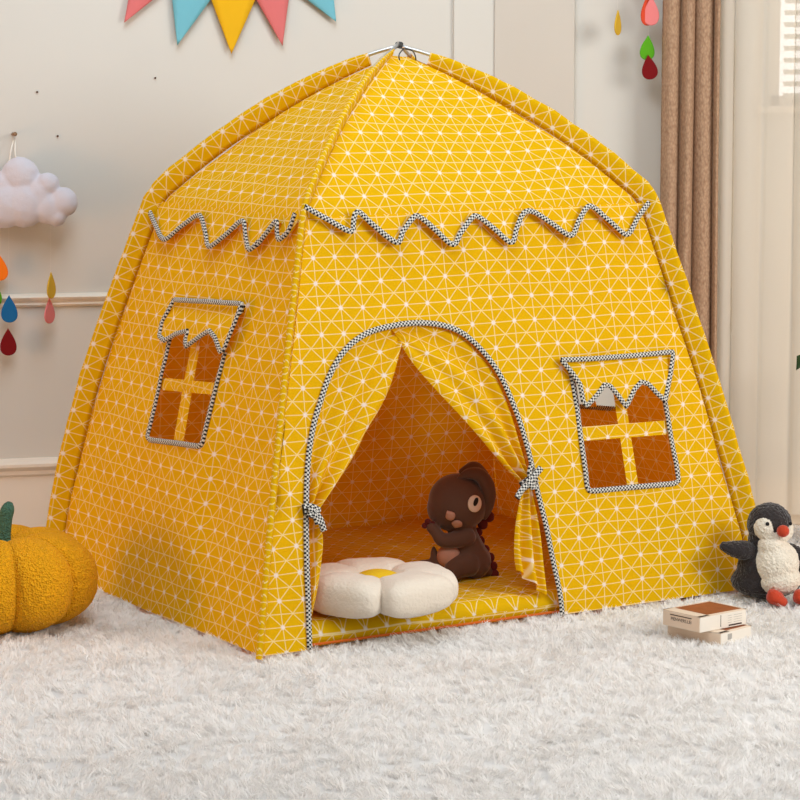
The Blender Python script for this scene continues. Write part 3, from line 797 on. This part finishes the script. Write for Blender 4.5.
# ------------------------------------------------------------------ penguin plush
M['pblack'] = mat('charcoal_plush', (50, 44, 44), .95, bump=('noise', 150, 1, .006), sheen=.4, spot=(60, .15))
M['pwhite'] = mat('white_plush', (232, 222, 205), .95, bump=('noise', 150, 1, .006), sheen=.3, spot=(60, .05))
M['pred'] = mat('red_orange_plush', (186, 62, 34), .9, bump=('noise', 200, .7, .003), sheen=.3)
PP = at_z(772, 598, .0); kp = (PP.y-CAM.y)/FPX
pg = thing('penguin_plush', 'black and white penguin plush with red beak sitting by the tent corner', 'plush toy', (PP.x, PP.y, .0))
def pq(px, py, y=0): return Vector(((px-773)*kp, y, (600-py)*kp))
fuzz = lambda a, s: (lambda co, nn: co+nn*a*(noise.noise(co*s)+.6*noise.noise(co*s*2.3)))
def pchain(bm, pts, r, n=10):
    P = smooth_path(pts, n)
    for i, p in enumerate(P):
        t = i/(n-1)*(len(r)-1); a = int(min(t, len(r)-2)); sphere(bm, p, (r[a]+(r[a+1]-r[a])*(t-a))*kp, 2)
def pen(bm):
    sphere(bm, pq(769, 524, 0), (22.5*kp, 22*kp, 22*kp), 4)
    sphere(bm, pq(767, 540, .004), (19*kp, 19*kp, 20*kp), 3)
    sphere(bm, pq(768, 570, .012), (30*kp, 27*kp, 32*kp), 4)
    sphere(bm, pq(760, 583, .018), (28*kp, 26*kp, 17*kp), 3)
    sphere(bm, pq(775, 578, .012), (31*kp, 24*kp, 22*kp), 3)
fused('body', pen, .0034, M['pblack'], pg, 6, fuzz(.0022, 170))
def wing(side):
    def f(bm):
        if side < 0: pchain(bm, [pq(752, 551, -.012), pq(740, 549, -.02), pq(729, 547, -.024), pq(722, 545, -.024)], [9, 10.5, 8.5, 5])
        else: pchain(bm, [pq(790, 550, 0), pq(799, 556, -.01), pq(806, 566, -.015), pq(810, 576, -.015)], [7, 9, 7.5, 4])
    return f
for s in (-1, 1): fused('wing', wing(s), .0032, M['pblack'], pg, 4, fuzz(.002, 170))
fused('belly', lambda bm: (sphere(bm, pq(775, 563, -.026), (23*kp, 19*kp, 25*kp), 4), sphere(bm, pq(778, 578, -.028), (22*kp, 18*kp, 17*kp), 3), sphere(bm, pq(770, 543, -.030), (15*kp, 13*kp, 12*kp), 3)), .0034, M['pwhite'], pg, 5, fuzz(.002, 170))
fused('face', lambda bm: (sphere(bm, pq(764.5, 525, -.024), (14.0*kp, 13.0*kp, 14.5*kp), 3), sphere(bm, pq(787, 529, -.014), (5.5*kp, 9*kp, 10*kp), 3), sphere(bm, pq(772, 534, -.026), (16*kp, 12*kp, 10*kp), 3)), .003, M['pwhite'], pg, 4, fuzz(.0015, 170))
bm = bmesh.new(); sphere(bm, pq(779, 527, -.058), (6.4*kp, .018, 6.2*kp), 3); obj('beak', bm, M['pred'], pg, True)
bm = bmesh.new(); sphere(bm, pq(763.5, 520, -.0545), (2.0*kp, .003, 2.0*kp), 3); obj('eye', bm, M['black'], pg, True)
bm = bmesh.new(); sphere(bm, pq(788, 521, -.035), (1.6*kp, .003, 2.0*kp), 3); obj('eye', bm, M['black'], pg, True)
for x in (772.5, 799):
    fused('foot', lambda bm: (sphere(bm, pq(x-1, 594, -.070), (9*kp, .026, 7.2*kp), 3), sphere(bm, pq(x+4, 597, -.08), (7*kp, .022, 5.5*kp), 3), sphere(bm, pq(x-3, 590, -.07), (6*kp, .02, 5*kp), 3)), .003, M['pred'], pg, 3, fuzz(.001, 200))

# ------------------------------------------------------------------ pumpkin cushion
M['pumpkin'] = mat('orange_boucle', (244, 170, 8), .9, bump=('vor', 200, 1, .007))
M['stem'] = mat('green_boucle', (74, 116, 98), .9, bump=('vor', 240, 1, .006), spot=(150, .4))
pk = at_z(3, 623, .0)
pu = thing('pumpkin_cushion', 'ochre boucle pumpkin cushion with green stalk left of the tent', 'cushion', (pk.x, pk.y, -.006))
bm = bmesh.new(); R = .222; seg, rg = 384, 90; rows = []
for j in range(rg+1):
    th = PI*j/rg; row = []
    for i in range(seg):
        ph = 2*PI*i/seg; l = abs(math.sin((ph+math.radians(71))*4))
        lobe = .82+.18*l**.42
        s, c = math.sin(th), math.cos(th)
        r = R*(abs(s)**.80)*lobe if s > 1e-6 else 0
        z = .115*math.copysign(abs(c)**.85, c)*(1+.05*l)
        dip = 1-.32*math.exp(-(r/(R*.33))**2) if c > 0 else 1
        z = z*dip+.112
        b_ = .0018*noise.noise(Vector((r*math.cos(ph)*95, r*math.sin(ph)*95, z*95)))
        r = r*(1+b_/R)+b_*.5*(s > .05)
        row.append(bm.verts.new((r*math.cos(ph), r*math.sin(ph), max(0.0, z))))
    rows.append(row)
for A, B in zip(rows, rows[1:]):
    for i in range(seg): bm.faces.new((A[i], B[i], B[(i+1) % seg], A[(i+1) % seg]))
bmesh.ops.remove_doubles(bm, verts=bm.verts, dist=1e-5); bmesh.ops.recalc_face_normals(bm, faces=bm.faces)
obj('pumpkin_body', bm, M['pumpkin'], pu, True)
bm = bmesh.new(); pz = .185
tube(bm, smooth_path([(.002, 0, pz-.03), (.004, 0, pz), (.006, 0, pz+.03), (.011, 0, pz+.07), (.019, 0, pz+.097), (.022, 0, pz+.105)], 20), [.026, .024, .022, .02, .019, .018, .0175, .017, .0165, .016, .016, .016, .016, .016, .016, .016, .016, .015, .012, .006], 20)
obj('stalk', bm, M['stem'], pu, True)

# ------------------------------------------------------------------ cartons on the rug
M['card'] = mat('pale_card', (226, 206, 184), .7, spot=(20, .04)); M['cardw'] = mat('white_card', (232, 224, 212), .7)
M['cardin'] = mat('brown_picture_print', (150, 82, 42), .6, spot=(40, .35)); M['ink'] = mat('dark_ink', (52, 34, 30), .7); M['ink2'] = mat('pale_grey_ink', (170, 165, 158), .7)
def carton(name, label, fx, fy, z, sx, sy, h, rz, mleft):
    """corner nearest the camera at (fx, fy); sides run back left (sx) and back right (sy)"""
    t = thing(name, label, 'box', (fx, fy, z), rz, None)
    bm = bmesh.new(); bx(bm, 0, sy, 0, sx, 0, h-.001, .0012)
    obj('carton_body', bm, M['cardw'], t)
    bm = bmesh.new(); bx(bm, -.0012, -.0001, .001, sx-.001, .0015, h-.002); obj('side_panel', bm, mleft, t)
    bm = bmesh.new()
    w_ = .008
    for a in ((0, sy, 0, w_), (0, sy, sx-w_*.5, sx), (0, .030, 0, sx), (sy-w_*.5, sy, 0, sx)): bx(bm, *a, h-.001, h+.001)
    obj('lid_rim', bm, M['card'], t)
    bm = bmesh.new(); bx(bm, .030, sy-w_*.5, w_, sx-w_*.5, h-.001, h+.0003); obj('lid_picture', bm, M['cardin'], t)
    return t
zA = .024
c1 = at_z(700, 633, zA)
kb = (c1.y-CAM.y)/FPX
# direction of the left and right runs found from their far corners on the same level
l1 = at_z(663.5, 626, zA); r1 = at_z(747, 624, zA)
vl_ = (l1-c1); vr_ = (r1-c1); rz = math.atan2(vr_.y, vr_.x)
sy1 = min(.15, vr_.length); sx1 = .115
hb = 16*kb
top = carton('small_carton', 'small pale carton lying on top of the other one on the rug', c1.x, c1.y, zA, sx1, sy1, hb, rz, M['card'])
def text(body, size, loc, rot, m, par, name='printed_text'):
    cu = bpy.data.curves.new(name, 'FONT'); cu.body = body; cu.size = size; cu.extrude = .0001; cu.align_x = 'CENTER'
    o = bpy.data.objects.new(name, cu); C.objects.link(o)
    dg = bpy.context.evaluated_depsgraph_get(); me = bpy.data.meshes.new_from_object(o.evaluated_get(dg)); bpy.data.objects.remove(o); bpy.data.curves.remove(cu)
    o = obj(name, me, m, par); o.location = loc; o.rotation_euler = rot; return o
# left face looks along -x of the carton frame
text('MENWERS.LEI', .0105, (-.0015, sx1*.50, hb*.45), (PI/2, 0, -PI/2), M['ink'], top)
bm = bmesh.new(); bx(bm, -.0018, -.001, sx1*.22, sx1*.80, hb*.78, hb*.83); obj('printed_line', bm, M['ink'], top)
bm = bmesh.new(); bx(bm, sy1*.62, sy1*.90, -.0006, .0002, hb*.10, hb*.19); obj('printed_line', bm, M['ink'], top)
bm = bmesh.new(); bx(bm, sy1*.44, sy1*.447, -.0006, .0002, hb*.15, hb*.9); obj('printed_line', bm, M['ink'], top)
bm = bmesh.new()
for a in ((.60, .68), (.73, .90)):
    for k in range(4): bx(bm, sy1*a[0], sy1*a[1], -.0005, .0002, hb*(.32+.15*k), hb*(.34+.15*k))
obj('printed_text_block', bm, M['ink2'], top)
c2 = at_z(721, 646, -.006)
low = carton('small_carton', 'small pale carton pressed into the rug beneath the other one', c2.x, c2.y, -.010, .150, .115, zA+.010-.0015, rz+.12, M['card'])
bm = bmesh.new(); bx(bm, .025, .04, -.0006, .0002, .014, .027); obj('printed_mark', bm, M['ink2'], low)

# ------------------------------------------------------------------ bunting
cols = {'pink': (210, 112, 112), 'blue': (112, 180, 196), 'yellow': (226, 174, 20)}
for k_, c in cols.items(): M['flag_'+k_] = mat('felt_'+k_, c, .9, bump=('noise', 200, .3, .001), spot=(30, .03))
bun = thing('pennant_bunting', 'string of pink, blue and yellow felt pennants along the wall top', 'bunting', tuple(wl(232, -14)))
bo = bun.location
nl = Vector((math.sin(ANG), -math.cos(ANG), 0))
flags = [('pink', (123, 23), (130, -14), (176, -19)), ('blue', (176, 45.5), (169, -20), (222, -17)), ('yellow', (230, 54), (205, -14), (259, -11)), ('pink', (281, 46), (246, -16), (290, -20)), ('blue', (334.5, 22), (290, -12), (330, -24))]
def lw(px, py, off): return wl(px, py)+nl*off-bo
for cn, tip, a, b in flags:
    bm = bmesh.new(); T = lw(*tip, .018); A = lw(*a, .014); B = lw(*b, .014); N = 10; th = .0022
    fr_, bk = [], []
    for i in range(N+1):
        for lst, o_ in ((fr_, th), (bk, 0)):
            row = []
            for j in range(7):
                p = A.lerp(T, i/N).lerp(B.lerp(T, i/N), j/6); cv = .006*math.sin(PI*j/6)*(1-i/N)
                row.append(bm.verts.new(p+nl*(o_+cv)))
            lst.append(row)
    for lst in (fr_, bk):
        for i in range(N):
            for j in range(6): bm.faces.new((lst[i][j], lst[i][j+1], lst[i+1][j+1], lst[i+1][j]))
    for i in range(N):
        for j in (0, 6): bm.faces.new((fr_[i][j], fr_[i+1][j], bk[i+1][j], bk[i][j]))
    for j in range(6): bm.faces.new((fr_[0][j], fr_[0][j+1], bk[0][j+1], bk[0][j]))
    bmesh.ops.remove_doubles(bm, verts=bm.verts, dist=1e-5); bmesh.ops.recalc_face_normals(bm, faces=bm.faces)
    obj('pennant', bm, M['flag_'+cn], bun, True, label=cn+' felt pennant')
M['cord'] = mat('white_cord', (235, 230, 222), .9)
bm = bmesh.new(); tube(bm, smooth_path([lw(70, -40, .012), lw(130, -14, .015), (lw(176, -20, .016)), lw(232, -13, .017), lw(290, -14, .016), lw(332, -24, .015), lw(400, -50, .012)], 60), .0025, 8); obj('string', bm, M['cord'], bun, True)

# ------------------------------------------------------------------ cloud mobiles and felt drops
M['cloud'] = mat('pale_lilac_felt', (206, 202, 211), .95, bump=('noise', 160, .5, .002), sheen=.2)
dc = {'orange': (244, 122, 20), 'green': (84, 160, 22), 'blue': (20, 100, 160), 'dark_red': (116, 5, 12), 'yellow': (212, 172, 48), 'pink': (226, 128, 128), 'coral': (206, 72, 42)}
for k_, c in dc.items(): M['drop_'+k_] = mat('felt_drop_'+k_, c, .9, bump=('noise', 220, .3, .001))
def drop_bm(wd, ht, yaw, top, tilt=0):
    bm = bmesh.new(); n = 28; pts = []
    for i in range(n):
        a = 2*PI*(i+.5)/n; pts.append((wd/2*1.12*math.sin(a)*abs(math.sin(a/2))**1.25, (math.cos(a)-1)/2*ht))
    th = .0022; rings = []
    for sc, o_ in ((.93, -th), (1, -th*.4), (1, th*.4), (.93, th)):
        rings.append([bm.verts.new((a*sc, o_, -ht*.6+(b_+ht*.6)*sc)) for a, b_ in pts])
    for A, B in zip(rings, rings[1:]):
        for i in range(n): bm.faces.new((A[i], A[(i+1) % n], B[(i+1) % n], B[i]))
    bm.faces.new(rings[0][::-1]); bm.faces.new(rings[-1]); bmesh.ops.recalc_face_normals(bm, faces=bm.faces)
    bm.transform(Matrix.Translation(top) @ Matrix.Rotation(yaw, 4, 'Z') @ Matrix.Rotation(tilt, 4, 'Y'))
    return bm
def cloud_build(O, s):
    def f(bm):
        for cx, cz, r, d in ((-.02, 0, .055, 1), (-.075, -.005, .045, 1), (-.125, .005, .04, 1), (.0, .04, .045, 1), (-.05, .05, .05, 1), (.045, .02, .04, 1), (.05, -.012, .038, 1), (.09, .0, .03, 1), (0.01, -.02, .045, 1)):
            sphere(bm, O+Vector((cx*s, 0, cz*s)), (r*s, .028*s, r*s), 3)
    return f
YW = wl(40, 200).y-.07
def at(px, py): return at_y(px, py, YW)
base = at(40, 200)
cm1 = thing('cloud_mobile', 'plush cloud mobile with hanging felt raindrops on the left wall', 'mobile', tuple(base))
# puffs taken from the outline: centre px, radius px
kk = (YW-CAM.y)/FPX
puffs = [(20, 176, 18), (24, 205, 21), (4, 205, 22), (2, 188, 16), (38, 196, 17), (48, 184, 11), (48, 208, 15), (63, 202, 14), (56, 216, 10), (-18, 195, 20), (-38, 205, 16), (-20, 212, 16)]
def cb(bm):
    for x, y, r in puffs:
        p = at(x, y)-base; sphere(bm, p+Vector((0, .004*math.sin(x), 0)), (r*1.08*kk, .014+.0012*r, r*1.08*kk), 3)
fused('cloud', cb, .0036, M['cloud'], cm1, 16, lambda co, nn: co+nn*(.0018*noise.noise(co*45)))
bm = bmesh.new(); tube(bm, smooth_path([at(9, 165)-base, at(11, 150)-base, at(13, 136)-base+Vector((0, .035, 0)), at(15, 150)-base, at(16, 163)-base], 24), .0022, 8); obj('hanging_loop', bm, M['cord'], cm1, True)
def drop(par, b0, col, px, pytop, wpx, hpx, yaw=0, dy=0, tilt=0):
    o = obj('felt_raindrop', drop_bm(wpx*1.13*kk, hpx*1.03*kk, yaw, at(px, pytop)-b0+Vector((0, dy, 0)), tilt), M['drop_'+col], par, False, label=col.replace('_', ' ')+' felt raindrop'); return o
drop(cm1, base, 'orange', -1, 254, 19, 26); drop(cm1, base, 'green', -6, 282, 16, 24, .4, .006); drop(cm1, base, 'blue', 9, 295, 18, 27)
drop(cm1, base, 'dark_red', 8, 328, 18, 27); drop(cm1, base, 'yellow', 51, 272, 22, 26, 1.30); drop(cm1, base, 'pink', 49, 298, 24, 25, 1.25, .006)
def thread(par, b0, x, y0, y1):
    bm = bmesh.new(); tube(bm, [at(x, y0)-b0+Vector((0, .012, 0)), at(x, y1)-b0+Vector((0, .012, 0))], .00018, 6); return obj('thread', bm, M['cord'], par)
thread(cm1, base, 8, 225, 340); thread(cm1, base, 0, 225, 262); thread(cm1, base, 50, 215, 305)
bm = bmesh.new(); pgp = wl(13, 134); q = nl
tube(bm, [pgp-Vector((0, 0, 0)), pgp+nl*.042, pgp+nl*.048], [.0045, .0045, .006], 12)
M['peg'] = mat('wooden_peg', (150, 118, 90), .6); o = obj('wall_peg', bm, M['peg'], None, True); tag(o, 'small wooden peg in the wall holding the cloud mobile', 'peg')
# right mobile, its cloud hangs above the picture
YW = DEP-.09; kk = (YW-CAM.y)/FPX
base2 = at(640, -60)
cm2 = thing('raindrop_mobile', 'mobile of felt raindrops hanging left of the brown curtain', 'mobile', tuple(base2))
def cb2(bm):
    for x, y, r in ((618, -75, 20), (596, -65, 17), (637, -66, 16), (580, -60, 13), (610, -58, 15), (628, -57, 15), (642, -58, 10)):
        sphere(bm, at(x, y)-base2, (r*kk, .045, r*kk), 3)
fused('cloud', cb2, .005, M['cloud'], cm2, 3)
drop(cm2, base2, 'yellow', 618, 10, 20, 24, 1.15); drop(cm2, base2, 'coral', 648, -6, 17, 30, .5, .008); drop(cm2, base2, 'pink', 651.5, -4, 17, 28, -.2)
drop(cm2, base2, 'green', 648.5, 35, 16.5, 24, .2, .008, .05); drop(cm2, base2, 'dark_red', 648, 54.5, 17, 24, -.1, 0, -.12)
thread(cm2, base2, 618, -55, 15); thread(cm2, base2, 649, -55, 60)
# nail marks in the wall
M['nail'] = mat('old_nail', (92, 70, 56), .6)
for (x, y), lb in (((37, 92), 'tiny nail in the wall, upper left, above the cloud'), ((57.5, 136), 'tiny nail in the wall just right of the cloud peg'), ((155, 78), 'tiny nail in the wall under the pink and blue pennants')):
    p = wl(x, y); bm = bmesh.new(); tube(bm, [p-nl*.001, p+nl*.004, p+nl*.0045], [.0018, .0018, .003], 10); o = obj('wall_nail', bm, M['nail'], None, True); tag(o, lb, 'nail', 'nails in the left wall')

# ------------------------------------------------------------------ houseplant just reaching in at the right edge
M['leaf'] = mat('dark_green_leaf', (52, 84, 52), .45, spot=(30, .2)); M['pot'] = mat('grey_pot', (190, 185, 178), .6); M['soil'] = mat('soil', (60, 45, 35), .95)
YP = .55; g0 = at_y(846, 500, YP)
hp = thing('houseplant', 'green leafy houseplant whose leaf tip shows at the right edge', 'plant', (g0.x, YP, .012))
bm = bmesh.new(); tube(bm, [(0, 0, 0), (0, 0, .01), (0, 0, .14), (0, 0, .16)], [.05, .055, .075, .078], 28); obj('pot', bm, M['pot'], hp, True)
bm = bmesh.new(); tube(bm, [(0, 0, .155), (0, 0, .163)], [.07, .07], 24); obj('soil', bm, M['soil'], hp)
rl = random.Random(2)
tipz = at_y(797, 358, YP).z-.012
for k in range(11):
    a = PI+.0 if k == 0 else 2*PI*k/11+rl.uniform(-.2, .2); reach = (g0.x-at_y(796.5, 358, YP).x) if k == 0 else rl.uniform(.05, .11); hz = tipz-.02 if k == 0 else rl.uniform(.28, .55)
    e = Vector((math.cos(a)*reach*.75, math.sin(a)*reach*.75, hz+.01)); bm = bmesh.new()
    tube(bm, smooth_path([(0, 0, .15), (e.x*.3, e.y*.3, .15+(hz-.15)*.6), e], 14), .0025, 6)
    stc = obj('stem', bm, M['leaf'], hp, True)
    bm = bmesh.new(); d = Vector((math.cos(a), math.sin(a), 0)); sdv = Vector((-d.y, d.x, .0)); rows = []
    Lf = reach*.25+.06
    for i in range(9):
        t = i/8; wdt = .024*math.sin(PI*(t*.92+.04))
        c = e-d*.06+d*Lf*t+Vector((0, 0, .012*math.sin(PI*t)-.01*t+.006))
        rows.append([bm.verts.new(c+sdv*wdt*s+Vector((0, 0, -.012+.012*abs(s)+ .02*s))) for s in (-1, -.5, 0, .5, 1)])
    for A, B in zip(rows, rows[1:]):
        for i in range(4): bm.faces.new((A[i], A[i+1], B[i+1], B[i]))
    lo = obj('leaf', bm, M['leaf'], hp, True); solid(lo, .0008)
